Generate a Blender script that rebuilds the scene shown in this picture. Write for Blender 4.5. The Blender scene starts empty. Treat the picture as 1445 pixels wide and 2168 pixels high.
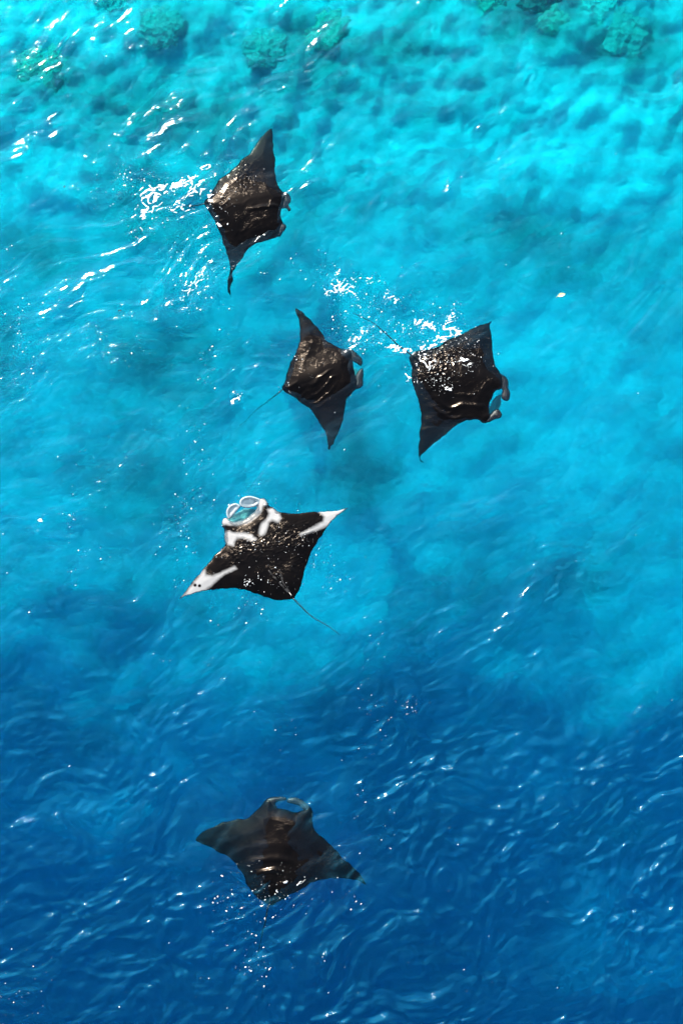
import bpy, math, random
import numpy as np
from mathutils import Vector, Matrix
from mathutils.geometry import delaunay_2d_cdt
R = math.radians
SC = bpy.context.scene
COL = SC.collection
rng = np.random.default_rng(7)

# ---------------------------------------------------------------- camera, sky, sun, exposure
W, H = 1445.0, 2168.0
DIST, TILT, LENS = 45.0, R(15), 75.0
cam_d = bpy.data.cameras.new('camera'); cam = bpy.data.objects.new('camera', cam_d); COL.objects.link(cam)
cam.location = (0, -DIST*math.sin(TILT), DIST*math.cos(TILT))
cam.rotation_euler = (TILT, 0, 0)
cam_d.lens = LENS; cam_d.sensor_width = 36.0; cam_d.clip_end = 1000; cam_d.clip_start = 0.5
cam_d.dof.use_dof = True; cam_d.dof.focus_distance = 44.0; cam_d.dof.aperture_fstop = 0.9
SC.camera = cam

SUN_DIR = Vector((-0.33, 0.71, 0.62)).normalized()
elev = math.asin(SUN_DIR.z); az = math.atan2(SUN_DIR.x, SUN_DIR.y)
world = bpy.data.worlds.new('World'); SC.world = world; world.use_nodes = True
wn = world.node_tree; wn.nodes.clear()
sky = wn.nodes.new('ShaderNodeTexSky'); sky.sky_type = 'NISHITA'; sky.sun_disc = False
sky.sun_elevation = elev; sky.sun_rotation = az
bg = wn.nodes.new('ShaderNodeBackground'); bg.inputs[1].default_value = 0.08
wo = wn.nodes.new('ShaderNodeOutputWorld')
wn.links.new(sky.outputs[0], bg.inputs[0]); wn.links.new(bg.outputs[0], wo.inputs[0])
sd = bpy.data.lights.new('sun', 'SUN'); sd.energy = 5.0; sd.angle = R(0.53); sd.color = (1.0, 0.95, 0.86)
so = bpy.data.objects.new('sun', sd); COL.objects.link(so); so.location = (0, 0, 60)
so.rotation_euler = SUN_DIR.to_track_quat('Z', 'Y').to_euler()
SC.view_settings.view_transform = 'Standard'; SC.view_settings.look = 'None'
SC.view_settings.exposure = 1.5; SC.view_settings.gamma = 1; SC.view_settings.use_curve_mapping = False
SC.cycles.use_denoising = True
SC.cycles.volume_bounces = 1; SC.cycles.max_bounces = 8; SC.cycles.transparent_max_bounces = 12
SC.cycles.sample_clamp_indirect = 2.0
SC.cycles.caustics_reflective = False

# ---------------------------------------------------------------- helpers
FPX = LENS/36.0*H
ct, st = math.cos(TILT), math.sin(TILT)
def p2w(px, py, z=0.0):
    """point on the height z that the photograph shows at (px, py); arrays welcome"""
    cx = (np.asarray(px, float)-W/2)/FPX; cy = -(np.asarray(py, float)-H/2)/FPX
    dx, dy, dz = cx, cy*ct + st, cy*st - ct
    t = (z-cam.location.z)/dz
    return dx*t, cam.location.y + dy*t
def w2p(x, y, z=0.0):
    X = x; Y = y-cam.location.y; Z = z-cam.location.z
    cy = Y*ct + Z*st; cz = -Y*st + Z*ct
    return W/2 + FPX*X/(-cz), H/2 - FPX*cy/(-cz)

def perlin(x, y, seed=0):
    r = np.random.default_rng(1000+seed)
    p = r.permutation(256); p = np.concatenate([p, p, p])
    ang = r.random(256)*2*np.pi; gx, gy = np.cos(ang), np.sin(ang)
    xi = np.floor(x).astype(np.int64); yi = np.floor(y).astype(np.int64)
    xf, yf = x-xi, y-yi; xi &= 255; yi &= 255
    u = xf**3*(xf*(xf*6-15)+10); v = yf**3*(yf*(yf*6-15)+10)
    def g(a, b, fx, fy):
        h = p[p[a]+b]; return gx[h]*fx + gy[h]*fy
    n00 = g(xi, yi, xf, yf); n10 = g(xi+1, yi, xf-1, yf)
    n01 = g(xi, yi+1, xf, yf-1); n11 = g(xi+1, yi+1, xf-1, yf-1)
    return 1.5*((n00+(n10-n00)*u)*(1-v) + (n01+(n11-n01)*u)*v)
def fbm(x, y, octv=4, seed=0, gain=.5):
    s = 0; a = 1; t = 0
    for i in range(octv):
        s = s + a*perlin(x*2**i+13.7*i, y*2**i-7.1*i, seed+i); t += a; a *= gain
    return s/t*1.4
def sstep(a, b, v):
    t = np.clip((v-a)/(b-a), 0, 1); return t*t*(3-2*t)
def gauss(px, py, cx, cy, rx, ry, deg=0):
    """soft spot, sizes in metres*100"""
    a = R(deg); dx, dy = px-cx, py-cy
    u = dx*math.cos(a) + dy*math.sin(a); v = -dx*math.sin(a) + dy*math.cos(a)
    return np.exp(-(u/rx)**2-(v/ry)**2)

def nodes(name):
    m = bpy.data.materials.new(name); m.use_nodes = True
    nt = m.node_tree; nt.nodes.clear(); out = nt.nodes.new('ShaderNodeOutputMaterial')
    def N(t, **k):
        n = nt.nodes.new(t)
        for a, b in k.items():
            if a in n.inputs.keys(): n.inputs[a].default_value = b
            else: setattr(n, a, b)
        return n
    return m, nt, out, N, nt.links.new
def mesh_obj(name, verts, faces, mat, parent=None, smooth=True):
    me = bpy.data.meshes.new(name); me.from_pydata(verts, [], faces); me.update()
    if smooth: me.shade_smooth()
    me.materials.append(mat); o = bpy.data.objects.new(name, me); COL.objects.link(o)
    if parent: o.parent = parent
    return o
def tag(o, label=None, cat=None, group=None, kind=None):
    for k, v in (('label', label), ('category', cat), ('group', group), ('kind', kind)):
        if v: o[k] = v
def grid_mesh(name, xs, ys, Z, mat, extra=None):
    nx, ny = len(xs), len(ys)
    X, Y = np.meshgrid(xs, ys)
    co = np.stack([X.ravel(), Y.ravel(), Z.ravel()], 1)
    i = np.arange(nx*ny).reshape(ny, nx)
    q = np.stack([i[:-1, :-1].ravel(), i[:-1, 1:].ravel(), i[1:, 1:].ravel(), i[1:, :-1].ravel()], 1)
    polys = [q]
    if extra is not None:                      # close it into a body: walls and bottom at depth `extra`
        per = np.concatenate([i[0, :-1], i[:-1, -1], i[-1, :0:-1], i[:0:-1, 0]])
        low = co[per].copy(); low[:, 2] = extra
        li = np.arange(len(per)) + len(co); co = np.concatenate([co, low])
        a, b = per, np.roll(per, -1); c, d = np.roll(li, -1), li
        polys.append(np.stack([b, a, d, c], 1))
    nq = sum(len(p) for p in polys); loops = np.concatenate([p.ravel() for p in polys])
    starts = np.arange(nq)*4; tot = np.full(nq, 4)
    if extra is not None:
        loops = np.concatenate([loops, li[::-1]]); starts = np.append(starts, nq*4); tot = np.append(tot, len(li)); nq += 1
    me = bpy.data.meshes.new(name)
    me.vertices.add(len(co)); me.vertices.foreach_set('co', co.astype(np.float32).ravel())
    me.loops.add(len(loops)); me.loops.foreach_set('vertex_index', loops.astype(np.int32))
    me.polygons.add(nq); me.polygons.foreach_set('loop_start', starts.astype(np.int32))
    me.polygons.foreach_set('loop_total', tot.astype(np.int32))
    me.update(calc_edges=True); me.validate()
    me.polygons.foreach_set('use_smooth', np.ones(nq, bool))
    me.materials.append(mat); o = bpy.data.objects.new(name, me); COL.objects.link(o)
    return o, X, Y
def spaced(a, b, step, far):
    core = list(np.arange(a, b+step/2, step)); s = step
    lo, hi = [], []
    x = a
    while x > -far: s = min(s*1.16, 4); x -= s; lo.append(x)
    s = step; x = b
    while x < far: s = min(s*1.16, 4); x += s; hi.append(x)
    return np.array(lo[::-1] + core + hi)

# ---------------------------------------------------------------- water surface height
def crest_list():
    """short steep ripples that the photograph shows catching the sun: px, py, tilt, half length, height, width (m)"""
    L = [(300, 262, 40, 1.0, .035, .07), (345, 232, 25, .5, .022, .06), (270, 290, 28, .45, .03, .07), (60, 310, 52, .5, .03, .07), (145, 298, 25, .4, .022, .06),
         (410, 142, 20, .3, .02, .07), (495, 78, 10, .35, .022, .06), (205, 98, 48, .4, .028, .09), (290, 100, 40, .5, .03, .09), (540, 25, 30, .5, .028, .08),
         (205, 335, 40, .3, .018, .05), (275, 353, 40, .18, .016, .05), (450, 352, 25, .25, .02, .05), (945, 392, 42, .35, .02, .05), (1010, 262, 10, .5, .018, .05),
         (1110, 146, -18, .3, .026, .08), (800, 345, -8, .5, .014, .05), (760, 375, 10, .4, .014, .05), (640, 315, 35, .25, .016, .05), (785, 430, 35, .15, .014, .05),
         (890, 15, 5, .5, .02, .09), (600, 8, 20, .4, .02, .08), (940, 63, -15, .25, .02, .08), (1290, 150, 25, .3, .02, .08), (1360, 110, 5, .35, .018, .08), (1420, 20, 5, .6, .02, .1),
         (295, 555, 50, .2, .02, .05), (235, 576, 5, .35, .014, .05), (400, 615, 48, .4, .02, .05), (385, 630, 45, .25, .018, .05), (420, 590, 55, .3, .018, .05), (262, 650, 40, .2, .014, .05),
         (610, 585, 45, .25, .018, .05), (630, 570, 45, .2, .018, .05), (640, 595, 30, .3, .014, .05), (690, 512, 5, .5, .018, .05), (700, 600, 40, .3, .015, .05),
         (495, 845, 35, .4, .03, .06), (430, 905, 22, .35, .02, .05), (460, 920, 35, .25, .018, .05), (345, 975, 40, .25, .018, .05), (540, 775, 40, .3, .018, .05), (485, 790, 40, .3, .018, .05), (560, 640, 35, .2, .015, .05),
         (445, 730, 15, .3, .014, .05), (540, 740, 20, .2, .016, .05), (420, 950, 50, .2, .016, .05), (530, 720, 30, .2, .016, .05), (390, 745, 20, .2, .012, .05), (130, 875, 25, .3, .012, .05),
         (1100, 603, 10, .5, .016, .05), (1050, 605, -5, .5, .014, .05), (1200, 575, 35, .2, .014, .05), (1125, 580, 35, .3, .014, .05), (1350, 625, 45, .15, .014, .05), (1055, 460, 10, .3, .01, .04),
         (85, 1102, 15, .22, .02, .05), (155, 1240, 30, .2, .016, .05), (65, 1295, 35, .25, .016, .05), (45, 1357, 20, .2, .012, .05), (440, 1315, 22, .45, .018, .05), (610, 1435, 30, .2, .012, .04),
         (875, 1492, 30, .3, .018, .05), (1220, 1290, 50, .15, .016, .05), (1295, 1230, 35, .2, .014, .05), (1392, 1135, 30, .15, .014, .05), (1345, 545, 20, .2, .01, .04),
         (590, 1558, 30, .3, .016, .05), (560, 1570, 20, .2, .012, .05), (340, 1640, 35, .6, .02, .09), (850, 1985, 25, .3, .018, .05), (1000, 1960, 5, .4, .014, .07), (470, 480, 5, .3, .012, .05)]
    return L
CRESTS = crest_list()
CALM = ((530, 430, 75, 130, 12), (685, 795, 75, 130, -12), (965, 820, 105, 120, -25), (560, 1180, 150, 90, -25), (585, 1800, 150, 95, 12))   # water damped over the mantas' backs
def local_swirl(px, py):
    """domes and rings of water pushed up by the backs of the mantas"""
    h = 0.0
    g = gauss(px, py, 575, 1830, 105, 62, 12)
    r = np.hypot((px-575)/1.35, (py-1850)*1.15)
    h = h + .014*g + .011*g*sstep(10, 24, r)*np.sin(r/5.2+.8*np.sin(px/37))
    g = gauss(px, py, 985, 800, 60, 42, -25); h = h + .03*g
    r = np.hypot((px-985)/1.3, py-800); h = h + .007*gauss(px, py, 985, 850, 95, 60, -15)*np.sin(r/6.0)
    g = gauss(px, py, 470, 445, 150, 110); r = np.hypot(px-540, (py-360)); h = h + .005*g*np.sin(r/5.5)
    g = gauss(px, py, 690, 790, 75, 80, -30); v = (px-690)*.5+(py-790)*.87 + 9*np.sin(px/31.); h = h + .007*g*np.sin(v/5.2)
    return h
def wave(x, y):
    px, py = w2p(x, y)
    d = np.random.default_rng(3); h = np.zeros_like(x)
    wx = x + .55*fbm(x*.35, y*.35, 2, 5); wy = y + .55*fbm(x*.35+9, y*.35, 2, 9)
    for k in range(26):                         # wind sea, mostly running towards the lower right
        lam = 5.5*(.86**k); th = R(-58 + d.normal()*(16+k*1.4)); amp = .0075*lam**.95*(1 if k > 4 else .8)
        ph = d.random()*6.28
        h = h + amp*.42*np.sin(2*np.pi/lam*(wx*math.cos(th)+wy*math.sin(th))+ph)
    a = R(28); u = wx*math.cos(a)+wy*math.sin(a); v = -wx*math.sin(a)+wy*math.cos(a)
    # rough water bottom right and bottom left, calmer in the middle
    rough = .44 + .55*sstep(1250, 1650, py)*(.5+.5*sstep(500, 900, px)) + .35*sstep(1250, 1950, py) + .25*gauss(px, py, 350, 250, 400, 250) + .45*gauss(px, py, 430, 560, 220, 220) + .45*gauss(px, py, 500, 830, 170, 150) + .35*gauss(px, py, 760, 640, 150, 110) + .3*gauss(px, py, 1150, 1250, 250, 150)
    rough = rough*(1+.5*fbm(x*.25+4, y*.25, 2, 55))
    calm = 1-.65*np.clip(sum(gauss(px, py, cx, cy, rx, ry, dg) for cx, cy, rx, ry, dg in CALM), 0, 1)
    rough = rough*calm
    rid = 1-np.abs(fbm(u*.85, v*1.7, 3, 21)*1.4); h = h + .026*rough*np.clip(rid, -.5, 1)**2
    rid = 1-np.abs(fbm(u*2.2, v*4.2, 3, 31)*1.4); patch = np.clip(.45+1.5*fbm(x*.5, y*.6, 3, 35), 0, 1.4); h = h + .010*rough*(1-.6*sstep(1100, 1600, py))*patch*np.clip(rid, -.5, 1)**2
    low = rough*sstep(1050, 1600, py); q = fbm(x*.9+2, y*.9, 2, 47); h = h + .033*low*fbm(u*1.5+1.1*q, v*2.2+1.1*q, 3, 45, .45)*(1.2-patch*.4) + .006*low*fbm(u*4.2+q, v*5.5, 2, 49)
    h = h + .003*rough*patch*fbm(u*6.5, v*8, 2, 41)
    h = h + .020*sstep(420, 0, py)*fbm(x*.8, y*1.1, 2, 61)
    for (cx, cy, deg, L, A, Wd) in CRESTS:
        X0, Y0 = p2w(cx, cy); dx, dy = x-X0, y-Y0
        m = (np.abs(dx) < 2.5*L+.4) & (np.abs(dy) < 2.5*L+.4)
        if not m.any(): continue
        c, s = math.cos(R(deg)), math.sin(R(deg)); xx, yy = dx[m], dy[m]
        uu = xx*c+yy*s; vv = -xx*s+yy*c + .18*L*np.sin(uu*3/L+cx) + .05*np.sin(uu*11+cy)
        env = np.exp(-(uu/L)**2)*(.55+.45*np.sin(uu*17+cy)*np.sin(uu*7.3+cx))
        h[m] += A*env*(np.exp(-(vv/Wd)**2)) 
    h = h + local_swirl(px, py)
    return h - .035

# ---------------------------------------------------------------- sea floor
def smooth_poly(pts, closed=True, step=.03):
    P = np.array(pts, float); n = len(P); out = []
    rngi = range(n) if closed else range(n-1)
    for i in rngi:
        if closed: a, b, c, d = P[i-1], P[i], P[(i+1) % n], P[(i+2) % n]
        else: a, b, c, d = P[max(i-1, 0)], P[i], P[i+1], P[min(i+2, n-1)]
        k = max(1, int(np.linalg.norm(c-b)/step))
        for j in range(k):
            t = j/k
            out.append(.5*((2*b)+(c-a)*t+(2*a-5*b+4*c-d)*t*t+(3*b-a-3*c+d)*t**3))
    if not closed: out.append(P[-1])
    return np.array(out)

def domes(x, y, f=1.15):
    """rounded coral lumps: 1 at a lump's top, 0 between lumps"""
    x = (x+.25*fbm(x*1.5, y*1.5, 2, 141))*f; y = (y+.25*fbm(x*1.5+5, y*1.5, 2, 142))*f
    ix, iy = np.floor(x), np.floor(y); best = np.full(np.shape(x), 9.0)
    for a in (-1, 0, 1):
        for b in (-1, 0, 1):
            cx, cy = ix+a, iy+b; h1 = np.abs(np.sin(cx*127.1+cy*311.7)*43758.5) % 1; h2 = np.abs(np.sin(cx*269.5+cy*183.3)*43758.5) % 1
            best = np.minimum(best, np.hypot(cx+h1-x, cy+h2-y)/(.45+.5*((h1*7.7+h2*3.1) % 1)))
    return np.sqrt(np.clip(1-best**2, 0, 1))
def floor_depth(x, y):
    px, py = w2p(x, y)
    edge = np.interp(px, [-400, 0, 300, 480, 680, 900, 1150, 1400, 1800], [1430, 1440, 1460, 1490, 1490, 1440, 1450, 1540, 1550])
    e = (py-edge)/100.0 + 1.3*fbm(x*.22, y*.22, 3, 71)       # metres beyond the reef edge
    d = np.interp(py, [-900, 0, 350, 700, 1100, 1300], [1.1, 1.5, 2.2, 3.1, 3.9, 4.3])
    d = d + 10*sstep(-2.6, 7.5, e) + 10*sstep(2, 14, e)
    d = d - 6*gauss(px, py, 1350, 2200, 620, 330) 
    reef = sstep(560, 120, py)
    d = d - (.10+.14*reef)*np.abs(fbm(x*.55, y*.55, 3, 81))*1.6
    d = d - .16*reef*(1-np.abs(fbm(x*1.4, y*1.4, 3, 85)*2))
    d = d - .12*reef*domes(x, y)*sstep(.0, .7, fbm(x*.45, y*.45, 2, 145)+.2)
    d = d - .10*fbm(x*.9, y*.9, 2, 91)
    return np.maximum(d, .7)
SAND = [(1280, 860, 230, 240, .4), (1080, 900, 200, 130, .3), (120, 440, 90, 70, .9), (60, 60, 160, 110, .8), (640, 690, 230, 120, .35), (950, 330, 160, 80, .8), (1230, 330, 160, 120, .9), (1330, 400, 120, 80, .7), (870, 560, 120, 70, .5),
        (850, 720, 100, 70, .3), (1130, 690, 130, 90, .6), (1020, 1030, 160, 90, .45), (1160, 1120, 80, 60, .4), (700, 1180, 150, 130, .5), (1390, 1290, 120, 110, .6), (120, 800, 90, 200, .3), (500, 650, 150, 60, .3), (1200, 230, 120, 60, .5), (560, 1000, 140, 60, .3)]
DARK = [(100, 540, 70, 60, .7), (330, 745, 85, 70, .8), (420, 850, 60, 60, .45), (440, 250, 260, 60, .6), (760, 1010, 60, 90, .6), (1100, 490, 190, 50, .6), (260, 1020, 90, 50, .4), (1130, 10, 60, 40, .9),
        (1100, 60, 80, 45, .6), (850, 110, 120, 50, .4), (1310, 110, 130, 60, .6), (90, 170, 110, 60, .7), (620, 120, 100, 70, .6), (1370, 700, 80, 200, .12), (20, 780, 40, 110, .5), (600, 590, 110, 40, .3), (1250, 560, 140, 40, .35), (1300, 1180, 130, 80, .3), (900, 1270, 160, 60, .3), (380, 1100, 120, 40, .25), (680, 1040, 60, 50, .3)]
def floor_sand(x, y):
    dpt = floor_depth(x, y)
    px, py = w2p(x, y, -dpt*.92)
    s = .54 + .42*fbm(x*.32, y*.38, 5, 101, .5) + .30*fbm(x*1.5, y*1.9, 4, 111, .6)
    s = s + .10*sstep(500, 0, py)
    dm = domes(x, y); reef = sstep(560, 120, py); s = s + reef*(.14*((dm > 0) & (dm < .5))*(.5+fbm(x*2, y*2, 2, 151)) - .18*dm*np.clip(.6+1.2*fbm(x*.6, y*.6, 2, 152), 0, 1))
    n = .6+.4*np.clip(.6+fbm(x*1.3, y*1.3, 3, 121), 0, 1.3)
    for cx, cy, rx, ry, a in SAND: s = s + a*.75*n*gauss(px, py, cx, cy, rx, ry)
    for cx, cy, rx, ry, a in DARK: s = s - a*1.0*n*gauss(px, py, cx, cy, rx, ry)
    return np.clip(s, 0, 1)

def mat_floor():
    m, nt, out, N, L = nodes('reef_floor')
    at = N('ShaderNodeAttribute', attribute_name='sand')
    tc = N('ShaderNodeTexCoord')
    n1 = N('ShaderNodeTexNoise', Scale=2.6, Detail=8.0, Roughness=.65, Distortion=1.3); L(tc.outputs['Object'], n1.inputs['Vector'])
    v = N('ShaderNodeTexVoronoi', Scale=4.0); L(n1.outputs['Color'], v.inputs['Vector'])
    add = N('ShaderNodeMath', operation='MULTIPLY_ADD'); L(n1.outputs[0], add.inputs[0]); add.inputs[1].default_value = .8
    L(at.outputs['Fac'], add.inputs[2])
    sub = N('ShaderNodeMath', operation='SUBTRACT'); L(add.outputs[0], sub.inputs[0]); sub.inputs[1].default_value = .40
    cr = N('ShaderNodeValToRGB'); L(sub.outputs[0], cr.inputs[0])
    e = cr.color_ramp.elements; e[0].position = 0; e[0].color = (.20, .27, .25, 1); e[1].position = 1; e[1].color = (.82, .84, .82, 1)
    for p, c in ((.25, (.34, .42, .40, 1)), (.5, (.50, .57, .56, 1)), (.75, (.66, .71, .70, 1))):
        q = e.new(p); q.color = c
    b = N('ShaderNodeBsdfPrincipled', Roughness=.9); L(cr.outputs[0], b.inputs['Base Color'])
    bp = N('ShaderNodeBump', Strength=.7, Distance=.07); L(n1.outputs[0], bp.inputs['Height']); L(bp.outputs[0], b.inputs['Normal'])
    L(b.outputs[0], out.inputs[0]); return m

xs = spaced(-11, 11, .08, 140); ys = spaced(-16, 16, .08, 150)
Xf, Yf = np.meshgrid(xs, ys)
D = floor_depth(Xf.ravel(), Yf.ravel()).reshape(Xf.shape)
M_FLOOR = mat_floor()
floor, _, _ = grid_mesh('seabed', xs, ys, -D, M_FLOOR)
at = floor.data.attributes.new('sand', 'FLOAT', 'POINT')
at.data.foreach_set('value', floor_sand(Xf.ravel(), Yf.ravel()).astype(np.float32))
tag(floor, kind='structure', label='sandy reef floor under turquoise water dropping off into deep blue')

# coral heads that show through the shallows
def mat_coral(name, c1, c2):
    m, nt, out, N, L = nodes(name)
    tc = N('ShaderNodeTexCoord'); v = N('ShaderNodeTexVoronoi', Scale=9.0, Randomness=1.0); L(tc.outputs['Object'], v.inputs['Vector'])
    n = N('ShaderNodeTexNoise', Scale=5.0, Detail=5.0); L(tc.outputs['Object'], n.inputs['Vector'])
    mx = N('ShaderNodeMix', data_type='RGBA'); mx.inputs[6].default_value = c1; mx.inputs[7].default_value = c2
    L(n.outputs[0], mx.inputs[0]); b = N('ShaderNodeBsdfPrincipled', Roughness=.85); L(mx.outputs[2], b.inputs['Base Color'])
    bp = N('ShaderNodeBump', Strength=.8, Distance=.08); L(v.outputs[0], bp.inputs['Height']); L(bp.outputs[0], b.inputs['Normal'])
    L(b.outputs[0], out.inputs[0]); return m
MC = [mat_coral('coral_dark', (.20, .29, .24, 1), (.42, .50, .42, 1)), mat_coral('coral_green', (.22, .32, .22, 1), (.45, .54, .40, 1)), mat_coral('coral_pale', (.35, .40, .32, 1), (.75, .78, .68, 1)), mat_coral('coral_black', (.03, .06, .05, 1), (.12, .16, .13, 1))]
def coral(px, py, r, mi, sd, label):
    x0, y0 = p2w(px, py, -1.7); x0, y0 = float(x0), float(y0)
    z0 = -float(floor_depth(np.array([x0]), np.array([y0]))[0])
    nu, nv = 48, 16; V = []; F = []
    th = np.linspace(0, 2*np.pi, nu, endpoint=False)
    for j in range(nv+1):
        ph = j/nv*np.pi*.56
        rr = r*1.35*np.sin(ph); zz = r*.55*np.cos(ph)
        for t in th:
            nx_, ny_ = math.cos(t)*math.sin(ph)*2.2+sd*3.1, math.sin(t)*math.sin(ph)*2.2+sd
            k = 1+.42*float(fbm(np.array([nx_]), np.array([ny_]), 3, sd)[0])+.16*abs(float(perlin(np.array([nx_*3.5]), np.array([ny_*3.5]), sd+5)[0]))
            V.append((rr*k*math.cos(t), rr*k*math.sin(t), zz*k))
    for j in range(nv):
        for i in range(nu):
            a = j*nu+i; b = j*nu+(i+1) % nu
            F.append((a, a+nu, b+nu, b))
    o = mesh_obj('coral_head', V, F, MC[mi]); o.location = (x0, y0, z0-.05)
    tag(o, label, 'coral', 'coral heads on the shallow reef')
coral(1135, 18, .40, 3, 1, 'darkest coral head, cut by the top edge right of the middle')
coral(1305, 95, .50, 0, 2, 'broad dark coral head under the upper right corner of the reef')
coral(1262, 42, .30, 2, 3, 'pale ringed coral head near the top right, above the broad dark one')
coral(1165, 70, .26, 1, 4, 'small green coral lump just below the darkest coral head')
coral(90, 160, .48, 1, 5, 'green brown coral head in shallow water near the upper left edge')
coral(245, 25, .30, 2, 6, 'pale round coral boulder at the top left below a bright sand patch')
coral(345, 90, .38, 0, 7, 'dark coral mound left of the middle near the top edge')
coral(690, 85, .42, 1, 8, 'greenish coral dome near the top, left of the frame centre')
coral(565, 130, .34, 0, 9, 'dark coral knob between the green dome and the left manta wingtip')
coral(1040, 20, .30, 1, 10, 'green coral boulder at the top edge beside the darkest coral head')

# ---------------------------------------------------------------- water
def mat_water():
    m, nt, out, N, L = nodes('sea_water')
    tc = N('ShaderNodeTexCoord'); mp = N('ShaderNodeMapping'); mp.inputs['Rotation'].default_value = (0, 0, R(-28)); mp.inputs['Scale'].default_value = (.62, 1.15, 1)
    L(tc.outputs['Object'], mp.inputs[0])
    n1 = N('ShaderNodeTexNoise', Scale=5.5, Detail=5.0, Roughness=.55, Distortion=.9); L(mp.outputs[0], n1.inputs['Vector'])
    n2 = N('ShaderNodeTexNoise', Scale=.45, Detail=2.0); L(tc.outputs['Object'], n2.inputs['Vector'])
    mr = N('ShaderNodeMapRange'); L(n2.outputs[0], mr.inputs[0]); mr.inputs[1].default_value = .35; mr.inputs[2].default_value = .7; mr.inputs[3].default_value = .25; mr.inputs[4].default_value = 1.0
    ml = N('ShaderNodeMath', operation='MULTIPLY'); L(n1.outputs[0], ml.inputs[0]); L(mr.outputs[0], ml.inputs[1])
    bp = N('ShaderNodeBump', Strength=1.0, Distance=.017); L(ml.outputs[0], bp.inputs['Height'])
    fr = N('ShaderNodeFresnel', IOR=1.33); L(bp.outputs[0], fr.inputs[1])
    ge = N('ShaderNodeNewGeometry'); io = N('ShaderNodeMapRange'); L(ge.outputs['Backfacing'], io.inputs[0]); io.inputs[3].default_value = 1.33; io.inputs[4].default_value = 1/1.33; L(io.outputs[0], fr.inputs[0])
    gl = N('ShaderNodeBsdfGlossy', Roughness=.06); gl.inputs[0].default_value = (.97, .98, 1, 1); L(bp.outputs[0], gl.inputs['Normal'])
    rf = N('ShaderNodeBsdfRefraction', Roughness=0.015, IOR=1.28); L(bp.outputs[0], rf.inputs['Normal'])
    tr = N('ShaderNodeBsdfTransparent')
    a = N('ShaderNodeMixShader'); a.inputs[0].default_value = .78; L(tr.outputs[0], a.inputs[1]); L(rf.outputs[0], a.inputs[2])
    g2 = N('ShaderNodeBsdfGlossy', Roughness=.50); g2.inputs[0].default_value = (.03, .58, 1, 1); L(bp.outputs[0], g2.inputs['Normal'])
    gm = N('ShaderNodeMixShader'); sk = N('ShaderNodeAttribute', attribute_name='ruffled'); L(sk.outputs['Fac'], gm.inputs[0]); L(gl.outputs[0], gm.inputs[1]); L(g2.outputs[0], gm.inputs[2]); gl = gm
    b = N('ShaderNodeMixShader'); L(fr.outputs[0], b.inputs[0]); L(a.outputs[0], b.inputs[1]); L(gl.outputs[0], b.inputs[2])
    L(b.outputs[0], out.inputs['Surface'])
    sa = (2.2, .078, .025); ss = (.001, .019, .039)
    k = max(sa); va = N('ShaderNodeVolumeAbsorption', Density=k); va.inputs[0].default_value = (1-sa[0]/k, 1-sa[1]/k, 1-sa[2]/k, 1)
    k = max(ss); vs = N('ShaderNodeVolumeScatter', Density=k, Anisotropy=0.0); vs.inputs[0].default_value = (ss[0]/k, ss[1]/k, ss[2]/k, 1)
    ad = N('ShaderNodeAddShader'); L(va.outputs[0], ad.inputs[0]); L(vs.outputs[0], ad.inputs[1]); L(ad.outputs[0], out.inputs['Volume'])
    return m
xs = spaced(-8.4, 8.4, .03, 125); ys = spaced(-12.2, 12.8, .03, 135)
Xw, Yw = np.meshgrid(xs, ys)
Hw = wave(Xw.ravel(), Yw.ravel()).reshape(Xw.shape)
water, _, _ = grid_mesh('sea_water', xs, ys, Hw, mat_water(), extra=-60.0)
_px, _py = w2p(Xw.ravel(), Yw.ravel())
_calm = np.clip(sum(gauss(_px, _py, cx, cy, rx, ry, dg) for cx, cy, rx, ry, dg in CALM)*1.3, 0, 1)
_ruf = (.42+.48*sstep(950, 1550, _py))*(1-.92*_calm)
_at = water.data.attributes.new('ruffled', 'FLOAT', 'POINT'); _full = np.full(len(water.data.vertices), .4, np.float32); _full[:len(_ruf)] = _ruf; _at.data.foreach_set('value', _full)
tag(water, kind='structure', label='rippled sea surface, turquoise above the reef and deep blue below')
def surf(x, y):
    """height of the water mesh at points (bilinear)"""
    x = np.asarray(x, float); y = np.asarray(y, float)
    i = np.clip(np.searchsorted(xs, x)-1, 0, len(xs)-2); j = np.clip(np.searchsorted(ys, y)-1, 0, len(ys)-2)
    u = (x-xs[i])/(xs[i+1]-xs[i]); v = (y-ys[j])/(ys[j+1]-ys[j])
    return (Hw[j, i]*(1-u)+Hw[j, i+1]*u)*(1-v)+(Hw[j+1, i]*(1-u)+Hw[j+1, i+1]*u)*v

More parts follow.
